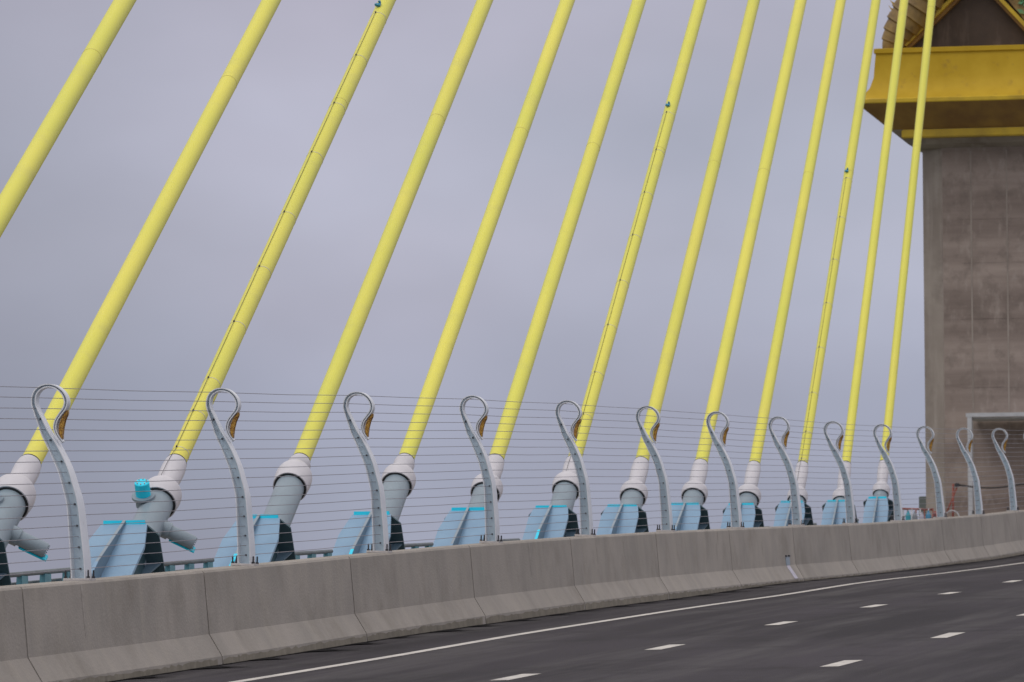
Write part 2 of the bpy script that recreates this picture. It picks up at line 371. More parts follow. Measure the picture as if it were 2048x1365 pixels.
for i in range(NS + 1):
    x, z, w_, bw = cr(path, (len(path) - 1) * i / NS)
    X = (x - 485) * KX; Z = (1252 - z) * KZ
    vis_w = bw * .29
    wd = max(.012, w_ * KX * (1.03 if i < NS * .45 else .96) - vis_w - .006)
    samp.append((Vector((X, 0, Z)), wd, bw))
def post_body():
    n = len(samp); tf, tw = .009, .012; res = []
    def strip(f):
        b = bm_(); prev = None
        for i in range(n):
            p, wd, bw = samp[i]
            d = (samp[min(i + 1, n - 1)][0] - samp[max(i - 1, 0)][0]).normalized(); nn = Vector((d.z, 0, -d.x))
            c = [b.verts.new(p + nn * a + Vector((0, y, 0))) for a, y in f(wd, bw)]
            if prev:
                for k in range(4): b.faces.new((prev[k], prev[(k + 1) % 4], c[(k + 1) % 4], c[k]))
            else: b.faces.new(c)
            prev = c
        b.faces.new(prev[::-1]); res.append(b)
    strip(lambda w_, bw: ((-w_ / 2, -tw / 2), (w_ / 2, -tw / 2), (w_ / 2, tw / 2), (-w_ / 2, tw / 2)))
    strip(lambda w_, bw: ((w_ / 2 - tf * .2, -bw / 2), (w_ / 2 + tf, -bw / 2), (w_ / 2 + tf, bw / 2), (w_ / 2 - tf * .2, bw / 2)))
    strip(lambda w_, bw: ((-w_ / 2 - tf, -bw / 2), (-w_ / 2 + tf * .2, -bw / 2), (-w_ / 2 + tf * .2, bw / 2), (-w_ / 2 - tf, bw / 2)))
    return res
def wire_x(z):                                  # x of the stem centre at height z (going up the outer side)
    best = None
    for i in range(int(NS * 14.6 / 24)):
        a, c = samp[i][0], samp[i + 1][0]
        if (a.z - z) * (c.z - z) <= 0 and abs(c.z - a.z) > 1e-6: best = a.x + (c.x - a.x) * (z - a.z) / (c.z - a.z)
    return best if best is not None else samp[int(NS * 14.6 / 24)][0].x
WZ = [.126 + .1138 * i for i in range(18)]; WZ[-1] = 2.052
def make_post():
    root = empty('fence_post', (0, 0, 0), 'x', 'fence post', 'curved posts on the barrier')
    for nm, bb, mm in zip(('web', 'flange', 'flange'), post_body(), (MT['post'], MT['flange'], MT['flange'])):
        mesh_obj(nm, bb, mm, root, smooth=True, angle=R(35))
    b = bm_()
    og = [(411,238),(400,246),(378,276),(360,314),(354,350),(359,384),(372,408),(380,412),(379,388),(380,345),(390,300),(411,262)]
    pts = [Vector(((x - 485) * KX, 0, (1252 - z) * KZ)) for x, z in og]
    plate(b, pts, (0, 1, 0), .062)
    bmesh.ops.bevel(b, geom=[e for e in b.edges], offset=.006, segments=2, affect='EDGES')
    tag(mesh_obj('mosaic_ornament', b, MT['mosaic'], root), 'amber gold mosaic inlay')
    b = bm_(); box(b, (-.02, 0, .010), (.29, .25, .028)); bmesh.ops.bevel(b, geom=b.edges[:], offset=.003, segments=1, affect='EDGES')
    mesh_obj('base_plate', b, MT['plate'], root)
    for sx in (-1, 1):
        for sy in (-1, 1):
            b = bm_(); o_ = Vector((-.02 + sx * .124, sy * .10, .023))
            lathe(b, o_, Vector((0, 0, 1)), [(0, .019), (.022, .019), (.022, .010), (.085, .010), (.09, .006)], 8, cap0=True, cap1=True)
            mesh_obj('bolt', b, MT['bolt'], root)
    for i, z in enumerate(WZ):
        if i % 2 == 0 and i < 16:
            x = wire_x(z); b = bm_(); tube(b, [(x, -.034, z), (x, -.007, z)], .0105, 8)
            mesh_obj('wire_nut', b, MT['bolt'], root)
    return root
TILT = {1: .030, 2: .030, 3: .038, 4: .033, 5: .018}          # slight lean of single posts
proto = make_post()
PLAB = ['largest curved fence post, at the far left, its loop across a yellow cable',
 'curved fence post between the leftmost leaded cable and the short necked cable',
 'third curved fence post from the left, standing between the cables without leads',
 'fourth curved fence post from the left, hiding part of a white bell cap',
 'curved fence post crossing the foot of the middle cable with a lead',
 'sixth curved fence post from the left, its loop over a yellow cable',
 'seventh curved fence post from the left, its loop just left of centre of a cable',
 'eighth curved fence post from the left, its loop in clear sky between cables',
 'ninth curved fence post from the left, its hook touching a slim yellow cable',
 'tenth curved fence post from the left, crossing the last yellow cable',
 'eleventh curved fence post, its loop straddling the left edge of the concrete tower',
 'curved fence post in front of the upright of the pale steel frame',
 'thirteenth curved fence post, rightmost in view, entirely against the brown tower']
for n in range(-1, 21):
    s = S0 + D * n; p = proto if n == -1 else copy_tree(proto)
    p.location = W(0, s, 0); p.rotation_euler = (0, TILT.get(n, .0) + .004 * math.sin(n * 2.3), .012 * math.sin(n * 1.7))
    p['label'] = PLAB[n] if 0 <= n < 13 else 'curved pale blue fence post outside the picture frame'
# horizontal wires
WL = ['topmost', 'second', 'third', 'fourth', 'fifth', 'sixth', 'seventh', 'eighth', 'ninth', 'tenth', 'eleventh', 'twelfth', 'thirteenth', 'fourteenth', 'fifteenth', 'sixteenth', 'seventeenth', 'lowest']
for i, z in enumerate(WZ):
    x = wire_x(z); b = bm_(); pts = []
    rw = random.Random(i)
    for n in range(-3, 21):
        if n < -1 and n != -3: continue
        s = S0 + D * n; tl = lambda m: TILT.get(m, .0) + .004 * math.sin(m * 2.3)
        pts.append(W(x + z * tl(n), s, z))
        if n < 20 and n >= -1: pts.append(W(x + z * (tl(n) + tl(n + 1)) / 2, s + D / 2, z) - Vector((0, 0, .004 + .006 * rw.random())) - Vector((0, 0, (zr(s + D / 2) - (zr(s) + zr(s + D)) / 2))))
    tube(b, pts, .0042, 6)
    k = 17 - i
    lb = 'thin grey fence wire, %s, strung level through the curved posts' % (WL[k] + ('' if k in (0, 17) else ' from the top'))
    tag(mesh_obj('fence_wire', b, MT['wire'], smooth=True), lb, 'wire', 'horizontal wires of the fence')

# ------------------------------------------------------------------ stay cables and their anchorages
CS = [61.9, 68.9, 75.95, 83.1, 90.2, 97.3, 104.4, 111.35, 118.25, 125.2, 132.2, 139.15, 145.9]
CH = [1.2, 1.213, 1.19, 1.199, 1.213, 1.235, 1.26, 1.275, 1.265, 1.24, 1.245, 1.235, 1.25]
SL = [.5754, .5771, .5984, .6227, .6501, .6790, .7143, .7517, .7936, .8600, .9480, 1.1100, 1.2614]
CD = [.27, .262, .262, .272, .268, .272, .262, .268, .272, .25, .235, .225, .218]
NECK = [.5, .55, .65, .23, .35, .65, .58, .82, .78, .84, .88, .9, .72]
BELL = [.50, .50, .48, .55, .42, .42, .42, .40, .38, .38, .38, .37, .34]
TB = [-2.8, -2.75, -2.70, -2.6, -2.5, -2.38, -2.28, -2.2, -2.05, -1.95, -1.8, -1.65, -1.5]
QB = [.58, .58, .58, .56, .53, .52, .52, .52, .50, .48, .46, .43, .40]
SEAM = {0: 5.2, 1: 5.3, 2: None, 3: 5.3, 4: 5.4, 5: 5.4, 7: 5.5, 8: 5.5, 9: 5.6}
ST = 185.0
CLAB = ['thick yellow stay cable crossing the upper left corner, its foot out of frame',
 'thick yellow stay cable whose foot is behind the leftmost curved post',
 'yellow stay cable with a black lead, leftmost of the three cables with leads',
 'yellow stay cable with the short neck and biggest white bell cap',
 'yellow stay cable directly right of the short necked one with the big bell',
 'yellow stay cable directly left of the middle cable with a lead',
 'yellow stay cable with a black lead, middle one of the three cables with leads',
 'yellow stay cable directly right of the middle cable with a lead',
 'yellow stay cable second to the right of the middle cable with a lead',
 'yellow stay cable directly left of the slim rightmost cable with a lead',
 'slim yellow stay cable with a black lead, rightmost of the three with leads',
 'slim yellow stay cable without lead, second from last before the tower',
 'slimmest yellow stay cable, last before the tower, crossing the gold cornice']
ALAB = ['blue steel anchorage box of the cable in the corner, outside the frame',
 'blue grey anchorage with cyan damper cut by the left edge of the picture',
 'light blue anchorage box with upright cyan damper and side damper, second from the left',
 'light blue anchorage box behind the second curved post, third from the left',
 'light blue anchorage box behind the third curved post, fourth from the left',
 'light blue anchorage box behind the fourth curved post, fifth from the left',
 'light blue anchorage box left of the fifth curved post, sixth from the left',
 'light blue anchorage box left of the sixth curved post, seventh from the left',
 'light blue anchorage box right of the sixth curved post, eighth from the left',
 'small light blue anchorage box behind the seventh curved post',
 'small light blue anchorage box left of the eighth curved post',
 'small light blue anchorage box left of the ninth curved post',
 'small light blue anchorage box farthest right, left of the tenth curved post']
tw_top = 0
for i in range(13):
    s, h, sl = CS[i], CH[i], SL[i]
    A = Vector((-LC, s, zr(s) + h)); al = math.atan(sl)
    a = Vector((0, math.cos(al), math.sin(al))); e1 = Vector((1, 0, 0)); e2 = Vector((0, -math.sin(al), math.cos(al)))
    if i == 0: A = A + a * 0
    r = CD[i] / 2; sc_ = CD[i] / .27 if CD[i] < .25 else 1.0
    Lt = (ST - s) / math.cos(al)
    root = empty('stay_cable', A, CLAB[i], 'cable', 'yellow stay cables')
    # thing 1: cable = duct, sleeve, bell
    O = Vector((0, 0, 0)); b = bm_(); lathe(b, O, a, [(-.3, r), (.0, r), (Lt * .25, r), (Lt * .5, r), (Lt, r)], 40, True, True)
    mesh_obj('cable_duct', b, MT['yellow'], root, smooth=True, angle=R(40))
    def seam(t, kind='seam_ring', m=None, g=.0022, wd=.02):
        b = bm_(); lathe(b, O, a, [(t - wd / 2, r - .004), (t - wd / 2, r + g), (t + wd / 2, r + g), (t + wd / 2, r - .004)], 32)
        return mesh_obj(kind, b, m or MT['yellow_seam'], root, smooth=True, angle=R(40))
    nk, bl = NECK[i], BELL[i]
    ra, rb = r + .016, r + .026
    if i == 3: ra, rb = r + .012, r + .03
    R1 = .277 * sc_; R0 = R1 * .945
    # white neck, hollow
    b = bm_(); lathe(b, O, a, [(.0, r + .004), (.0, ra), (-.02, ra + .008), (-.12 * nk / .5, ra + .02), (-nk * .45, rb + .011), (-nk * .8, rb + .004), (-nk + .03, rb - .006), (-nk, rb - .008), (-nk - .02, rb - .03)], 40)
    mesh_obj('neck_sleeve', b, MT['sleeve'], root, smooth=True, angle=R(50))
    b = bm_(); t0 = -nk + .01
    q = [(t0, rb + .003), (t0 - .03, rb + .02)]
    for k in range(1, 9):
        u = k / 8; q.append((t0 - .03 - bl * .42 * u, rb + .02 + (R1 - rb - .02) * math.sin(u * math.pi / 2)))
    q += [(t0 - bl * .6, R1 + .003), (t0 - bl * .8, R1 * .975), (t0 - bl, R0), (t0 - bl, R0 - .014), (t0 - bl * .5, R1 - .03), (t0 - .1, rb + .02)]
    lathe(b, O, a, q, 44); mesh_obj('bell_cap', b, MT['sleeve'], root, smooth=True, angle=R(50))
    b = bm_(); lathe(b, O, a, [(-.035, ra + .001), (.002, ra + .006), (.014, ra + .003), (.014, r + .001)], 32); mesh_obj('collar_ring', b, MT['dark'], root, smooth=True, angle=R(50))
    rim = t0 - bl
    b = bm_(); lathe(b, O, a, [(rim + .03, .05), (rim + .03, R0 - .016), (rim - .004, R0 - .018), (rim - .004, R0 - .05), (rim + .03, .06)], 40); mesh_obj('rim_shade_ring', b, MT['dark'], root, smooth=True, angle=R(50))  # dark ring painting the shade inside the bell mouth
    # seams and leads
    if i in (2, 6, 10):
        nrm = (e2 * .93 + e1 * (-.37)).normalized() if i != 10 else (e2 * .80 - e1 * .6).normalized()
        # the lead runs along the face turned to the road
        nrm = (Vector((-.14, -.86, .35))); nrm = (nrm - a * nrm.dot(a)).normalized()
        TT = {2: [.24, 1.28, 2.25, 3.95, 5.68, 7.45, 9.48, 11.2, 12.94, 14.54], 6: [.31, 1.42, 2.88, 4.56, 6.18, 7.88, 9.51, 11.17, 12.68], 10: [.1, 1.07, 2.47, 4.12, 5.77, 7.42, 9.05, 10.58]}[i]
        pts = [O - a * (nk + .02) + nrm * (rb + .03), O - a * .3 + nrm * (ra + .035), O + nrm * (r + .03)]
        for t in TT: pts += [O + a * (t - .6 if t > 1 else t - .05) + nrm * (r + .007), O + a * t + nrm * (r + .012)]
        b = bm_(); tube(b, pts, .0036, 6); mesh_obj('black_lead', b, MT['hose'], root, smooth=True)
        for t in TT:
            b = bm_(); lathe(b, O, a, [(t - .006, r - .001), (t - .006, r + .003), (t + .006, r + .003), (t + .006, r - .001)], 32)
            st = mesh_obj('steel_strap', b, MT['plate'], root, smooth=True, angle=R(40))
            b = bm_(); c = O + a * t + nrm * (r + .012); tube(b, [c - a * .013, c + a * .013], .012, 8); mesh_obj('clip', b, MT['bolt'], st)
        # sensor at the top of the lead
        t = TT[-1] + .24; c = O + a * t + nrm * (r + .04)
        b = bm_(); mm = Matrix.Translation(c) @ Matrix((e1, a, nrm)).transposed().to_4x4()
        box(b, (0, 0, -.012), (.075, .075, .04), mm); box(b, (.022, .05, .01), (.035, .04, .06), mm); box(b, (-.025, -.04, .01), (.03, .04, .04), mm)
        bmesh.ops.bevel(b, geom=b.edges[:], offset=.006, segments=1, affect='EDGES')
        tag(mesh_obj('sensor', b, mat('sensor_blue', (.02, .24, .38), .35) if i == 2 else bpy.data.materials['sensor_blue'], root), 'small blue instrument at the top of the lead')
    SP = {0: 11.4, 1: 11.52, 2: 11.4, 3: 11.32, 4: 11.29, 5: 11.12, 6: 11.3, 7: 11.06, 8: 11.0, 9: 10.93, 10: 10.9, 12: 16.45}.get(i)
    if SP: seam(SP)
    for k in range(1, 6):
        if SP and Lt > SP + 11.8 * k: seam(SP + 11.8 * k)
    # thing 2: anchorage on the deck edge
    tb, qb = TB[i], QB[i]; wd = .318 * (1 if i < 9 else 1 - .045 * (i - 8))
    AR = empty('cable_anchorage', A + Vector((0, 0, -h - 1.1)), ALAB[i], 'cable anchorage', 'blue anchorage boxes of the stay cables')
    Bo = A - AR.location
    rp = .216 * sc_
    P_ = lambda t, x, q: Bo + a * t + e1 * x + e2 * q
    b = bm_(); lathe(b, Bo, a, [(tb - .1, rp), (tb * .6 + rim * .4, rp), (rim + .06, rp), (rim + .06, rp - .02)], 40, True, True)
    mesh_obj('guide_pipe', b, MT['steelblue'], AR, smooth=True, angle=R(40))
    tend = -(h + 1.25 + qb * math.cos(al)) / math.sin(al)           # down to the deck
    tend = min(tend, tb - .5)
    # bearing plate across the cable, its underside shade painted as dark teal
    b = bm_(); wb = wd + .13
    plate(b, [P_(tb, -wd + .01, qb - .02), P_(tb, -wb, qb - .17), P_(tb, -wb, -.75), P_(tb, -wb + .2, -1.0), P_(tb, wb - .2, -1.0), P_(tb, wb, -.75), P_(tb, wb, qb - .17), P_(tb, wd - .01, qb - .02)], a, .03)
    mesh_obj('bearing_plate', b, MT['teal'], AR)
    # front cover plate facing the traffic (bent on the first boxes)
    bent = False; near = i <= 5
    vd = .30 if bent else 0.0
    t1, q1 = tb - .02, qb
    def sheet_seg(b, pa, wa, pb, wb_, th=.04):
        d = (pb[0] - pa[0], pb[1] - pa[1]); ln = math.hypot(*d); n_ = (-d[1] / ln * th / 2, d[0] / ln * th / 2)
        if n_[1] < 0: n_ = (-n_[0], -n_[1])
        hexa(b, [P_(pa[0] - n_[0], -wa, pa[1] - n_[1]), P_(pa[0] - n_[0], wa, pa[1] - n_[1]), P_(pa[0] + n_[0], wa, pa[1] + n_[1]), P_(pa[0] + n_[0], -wa, pa[1] + n_[1]),
                 P_(pb[0] - n_[0], -wb_, pb[1] - n_[1]), P_(pb[0] - n_[0], wb_, pb[1] - n_[1]), P_(pb[0] + n_[0], wb_, pb[1] + n_[1]), P_(pb[0] + n_[0], -wb_, pb[1] + n_[1])])
    if bent:
        b = bm_(); sheet_seg(b, (tb - .02, qb), wd - .01, (t1, q1), wd); mesh_obj('upper_plate', b, MT['boxblue'], AR)
        b = bm_(); sheet_seg(b, (t1 - .003, q1 - .002), wd, (tend, q1 - .02), wd + .03); mesh_obj('front_plate', b, MT['boxblue'], AR)
    else:
        b = bm_()
        dt_, wx = (.62, .10) if near else (.34, .05)
        tend = min(tend, tb - dt_ - .1)
        plate(b, [P_(tb - .02, -wd + .015, qb), P_(tb - .02, wd - .015, qb), P_(tb - .05, wd, qb), P_(tb - dt_, wd + wx, qb), P_(tend, wd + wx + .01, qb), P_(tend, -wd - wx - .01, qb), P_(tb - dt_, -wd - wx, qb), P_(tb - .05, -wd, qb)], e2, .045)
        mesh_obj('front_plate', b, MT['boxblue'], AR)
    # top edge strips either side of the rib, sky reflection painted as bright cyan
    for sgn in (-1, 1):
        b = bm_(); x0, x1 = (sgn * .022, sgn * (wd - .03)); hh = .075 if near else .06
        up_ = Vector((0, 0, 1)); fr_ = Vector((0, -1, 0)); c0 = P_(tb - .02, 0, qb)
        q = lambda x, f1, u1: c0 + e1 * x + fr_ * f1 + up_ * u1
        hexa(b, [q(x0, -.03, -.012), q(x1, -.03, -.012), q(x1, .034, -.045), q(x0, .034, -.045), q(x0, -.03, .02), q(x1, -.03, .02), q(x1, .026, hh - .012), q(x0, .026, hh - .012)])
        tag(mesh_obj('top_edge', b, MT['cyan'], AR), 'top edge with sky reflection painted bright cyan')
    # rib standing on the front plate
    b = bm_(); tr, r1, r2 = (1.45, .26, .31) if near else (1.2, .32, .42)
    plate(b, [P_(tb + .03, 0, qb + .021), P_(tb + .0, 0, qb + .05), P_(tb - tr, 0, qb + r1), P_(tend - .1, 0, qb + r2), P_(tend - .1, 0, q1 + .021)] + ([P_(t1 - .01, 0, q1 + .021)] if bent else []), e1, .034)
    mesh_obj('rib', b, MT['rib'], AR)
    b = bm_(); 
    hexa(b, [P_(tb + .0, -.020, qb + .051), P_(tb + .0, .020, qb + .051), P_(tb + .0, .020, qb + .062), P_(tb + .0, -.020, qb + .062),
             P_(tb - tr, -.020, qb + r1 + .001), P_(tb - tr, .020, qb + r1 + .001), P_(tb - tr, .020, qb + r1 + .013), P_(tb - tr, -.020, qb + r1 + .013)])
    mesh_obj('rib_flange', b, MT['steelblue'], AR)
    b = bm_()
    hexa(b, [P_(tb - tr - .001, -.024, qb + r1 + .0015), P_(tb - tr - .001, .024, qb + r1 + .0015), P_(tb - tr - .001, .024, qb + r1 + .0135), P_(tb - tr - .001, -.024, qb + r1 + .0135),
             P_(tend - .1, -.024, qb + r2 + .001), P_(tend - .1, .024, qb + r2 + .001), P_(tend - .1, .024, qb + r2 + .013), P_(tend - .1, -.024, qb + r2 + .013)])
    mesh_obj('rib_flange', b, MT['cyan'] if i in (1, 3, 4, 6, 9, 11) else MT['boxblue'], AR)
    # inner side webs and gussets under the bearing plate
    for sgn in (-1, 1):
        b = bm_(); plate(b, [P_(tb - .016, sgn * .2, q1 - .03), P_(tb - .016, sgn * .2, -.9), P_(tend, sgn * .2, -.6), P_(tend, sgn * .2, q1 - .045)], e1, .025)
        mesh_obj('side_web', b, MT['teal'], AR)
        b = bm_(); plate(b, [P_(tb - .016, sgn * .214, -.02), P_(tb - .016, sgn * (wb - .03), -.02), P_(tb - .55, sgn * .214, -.02)], e2, .02)
        mesh_obj('gusset', b, MT['rib'], AR)
    if i in (1, 2):
        for dr, t, off, ln in ((e2 * .98 + e1 * .04, -1.33, e1 * -.12 + e2 * .19, .20), (e1 * .86 - e2 * .5, -1.63, e1 * .14 - e2 * .08, .36)):
            dr = dr.normalized(); o_ = Bo + a * t + off; upw = dr.dot(e2) > 0
            b = bm_()
            if upw: lathe(b, o_, dr, [(-.1, .115), (.03, .115), (.03, .16), (.065, .16), (.068, .10)], 28, True, True)
            else: lathe(b, o_, dr, [(-.05, .12), (.14, .12), (.14, .105), (.15, .10)], 28, True, True)
            dm = mesh_obj('damper_mount', b, MT['steelblue'], AR, smooth=True, angle=R(35))
            b = bm_()
            if upw:
                lathe(b, o_, dr, [(.066, .103), (.066 + ln - .01, .103), (.066 + ln, .095)], 28, True, True)
                tag(mesh_obj('damper_cylinder', b, MT['cyan'], dm, smooth=True, angle=R(35)), 'bright cyan damper cylinder')
            else:
                lathe(b, o_, dr, [(.15, .097), (.15 + ln - .02, .097), (.15 + ln, .088)], 28, True, True)
                mesh_obj('damper_cylinder', b, MT['steelblue'], dm, smooth=True, angle=R(35))
                u, v = frame_of(dr)
                b = bm_(); plate(b, [o_ + dr * .13 - e2 * .102 + e1 * .0, o_ + dr * (.14 + ln) - e2 * .102, o_ + dr * (.14 + ln) - e2 * .128, o_ + dr * .13 - e2 * .128], a, .12)
                tag(mesh_obj('damper_bracket', b, MT['cyan'], dm), 'blue strip under the side damper')
            u, v = frame_of(dr); tt = .066 + ln if upw else .15 + ln
            for k in range(8):
                an = 2 * math.pi * k / 8; c = o_ + dr * (tt - .002) + (u * math.cos(an) + v * math.sin(an)) * .072
                b = bm_(); tube(b, [c, c + dr * .022], .009, 6); mesh_obj('bolt', b, MT['plate'] if upw else MT['steelblue'], dm)

# ------------------------------------------------------------------ low railings between the anchorages
for k in range(0, 12):
    se = CS[k] + 1.85; s0_ = CS[k] - 1.2
    lb = 'low teal steel railing above the barrier, between the %s and %s anchorage' % (ordn(k), ordn(k + 1))
    hs = -.155 + {0: .03, 1: .03, 2: .0, 3: .005}.get(k, .025)
    root = empty('low_railing', (-LC, (se + s0_) / 2, zr((se + s0_) / 2) - 1.1), lb, 'railing', 'low railings along the cable strip'); ro = root.location
    b = bm_(); pts = [Vector((-LC, s_, zr(s_) + hs - .03)) - ro for s_ in (s0_, (s0_ + se) / 2, se + .1)]
    tube(b, pts, .032, 10); mesh_obj('top_rail', b, MT['rail'], root, smooth=True, angle=R(40))
    for q in range(3):
        sp_ = se - .12 - q * 1.02; b = bm_()
        z0 = zr(sp_) - 1.12; z1 = zr(sp_) + hs - .055
        hexa(b, [Vector((-LC - .05, sp_ - .24, z0)) - ro, Vector((-LC + .05, sp_ - .24, z0)) - ro, Vector((-LC + .05, sp_ + .12, z0)) - ro, Vector((-LC - .05, sp_ + .12, z0)) - ro,
                 Vector((-LC - .035, sp_ - .15, z1)) - ro, Vector((-LC + .035, sp_ - .15, z1)) - ro, Vector((-LC + .035, sp_ + .12, z1)) - ro, Vector((-LC - .035, sp_ + .12, z1)) - ro])
        mesh_obj('rail_post', b, MT['tealrail'], root)
    b = bm_(); pts = [Vector((-LC - .12, s_, zr(s_) + hs - .155)) - ro for s_ in (s0_, se)]
    tube(b, pts, .022, 8)
    nn = int((se - s0_) / .085)
    for q in range(nn):
        s_ = s0_ + q * .085; box(b, Vector((-LC - .12, s_, zr(s_) + hs - .60)) - ro, (.02, .022, .88))
    tag(mesh_obj('comb_grille', b, MT['rail'], root), 'row of thin upright bars under the rail')

# ------------------------------------------------------------------ bridge tower
TS = 181.0; ZB = CAMZ
XL, XR = -24.21, -16.9; XC = (XL + XR) / 2
zb = CAMZ + 3.2 - 40
tower = empty('bridge_tower', (XC, TS + 4.5, 0), 'massive weathered brown concrete bridge tower with a gold cornice at the right edge', 'tower')
to = tower.location
def tobj(name, b, m, **k): 
    for v in b.verts: v.co -= to
    return mesh_obj(name, b, m, k.pop('parent', tower), **k)
def ring_body(b, x0, x1, y0, y1, z0, z1, c=0.0):
    def rg(z): 
        p = [(x0 + c, y0), (x1 - c, y0), (x1, y0 + c * .7), (x1, y1 - c), (x1 - c, y1), (x0 + c, y1), (x0, y1 - c), (x0, y0 + c * .7)]
        return [b.verts.new((x, y, z)) for x, y in p]
    lo, hi = rg(z0), rg(z1)
    for k in range(8): b.faces.new((lo[k], lo[(k + 1) % 8], hi[(k + 1) % 8], hi[k]))
    b.faces.new(lo[::-1]); b.faces.new(hi)
b = bm_(); ring_body(b, XL, XR, TS, TS + 9, 0, CAMZ + 15.6, .68)
tobj('shaft', b, MT['tower'])
# left corner chamfer, sky light painted into its paler tone, with form lines
b = bm_(); box(b, (XL + .34, TS + .235, CAMZ + 9.3), (.01, .01, .01)); b.free()
b = bm_()
lo = [(XL - .003, TS + .475), (XL + .66, TS - .012), (XL + .72, TS + .01), (XL + .01, TS + .55)]
hexa(b, [(x, y, CAMZ + 2) for x, y in lo] + [(x, y, CAMZ + 15.55) for x, y in lo])
tag(tobj('corner_strip', b, MT['tower_pale']), 'chamfered corner of the tower, sky light painted in as a paler tone')
# vertical formwork ridges and horizontal lift joints
for xx in (-22.6, -21.45, -20.55, -19.2, -18.1):
    b = bm_(); box(b, (xx, TS - .004, CAMZ + 8.8), (.05, .014, 13.4)); tobj('form_ridge', b, MT['tower_pale'])
for k, zz in enumerate((5.6, 7.9, 10.1, 11.9, 13.3, 14.6)):
    b = bm_(); box(b, (XC + .3, TS - .003, CAMZ + zz), (XR - XL - 1.9, .008, .02)); tobj('lift_joint', b, MT['tower'])
# corbel: concrete part, gold soffit browned by painted shade, gold lip, ogee cornice
def loft(b, secs):
    prev = None
    for x0, x1, y0, y1, z in secs:
        c = [b.verts.new(p) for p in ((x0, y0, z), (x1, y0, z), (x1, y1, z), (x0, y1, z))]
        if prev:
            for k in range(4): b.faces.new((prev[k], prev[(k + 1) % 4], c[(k + 1) % 4], c[k]))
        else: b.faces.new(c[::-1])
        prev = c
    b.faces.new(prev)
def sec(e, z): return (XL - e, XR + e, TS - e, TS + 9 + e, CAMZ + z)
b = bm_(); loft(b, [sec(.0, 15.602), sec(.35, 15.72), sec(.86, 16.15)]); tobj('corbel', b, MT['tower_pale'])
b = bm_(); loft(b, [sec(.86, 16.151), sec(1.78, 16.93)]); tobj('soffit', b, MT['brown'])
b = bm_(); box(b, (XC, TS - .66, CAMZ + 16.01), (XR - XL + .98, .5, .26)); bmesh.ops.bevel(b, geom=b.edges[:], offset=.03, segments=2, affect='EDGES')
tobj('gold_trim', b, MT['goldband'])
b = bm_(); loft(b, [sec(1.79, 16.931), sec(1.80, 16.96), sec(1.80, 17.06), sec(1.76, 17.09)]); tobj('cornice_lip', b, MT['goldband'])
b = bm_(); loft(b, [sec(1.74, 17.091), sec(1.62, 17.2), sec(1.42, 17.45), sec(1.31, 17.8), sec(1.27, 18.3), sec(1.25, 18.55), sec(1.30, 18.58), sec(1.30, 18.72), sec(1.2, 18.74)]); tobj('gold_cornice', b, MT['gold'], smooth=True, angle=R(30))
# upper shaft
b = bm_(); ring_body(b, XL + .1, XR - .1, TS + .05, TS + 8.9, CAMZ + 18.741, CAMZ + 74, .4); tobj('upper_shaft', b, MT['tower_dark'])
b = bm_(); plate(b, [(XL - .75, TS - .03, CAMZ + 18.72), (XR + .75, TS - .03, CAMZ + 18.72), (XR + .4, TS - .03, CAMZ + 19.6), (XR - 1.2, TS - .03, CAMZ + 21.2), (XL + 1.2, TS - .03, CAMZ + 21.2), (XL - .4, TS - .03, CAMZ + 19.35)], (0, 1, 0), .14)
tobj('gable_wall', b, MT['tower_dark'])
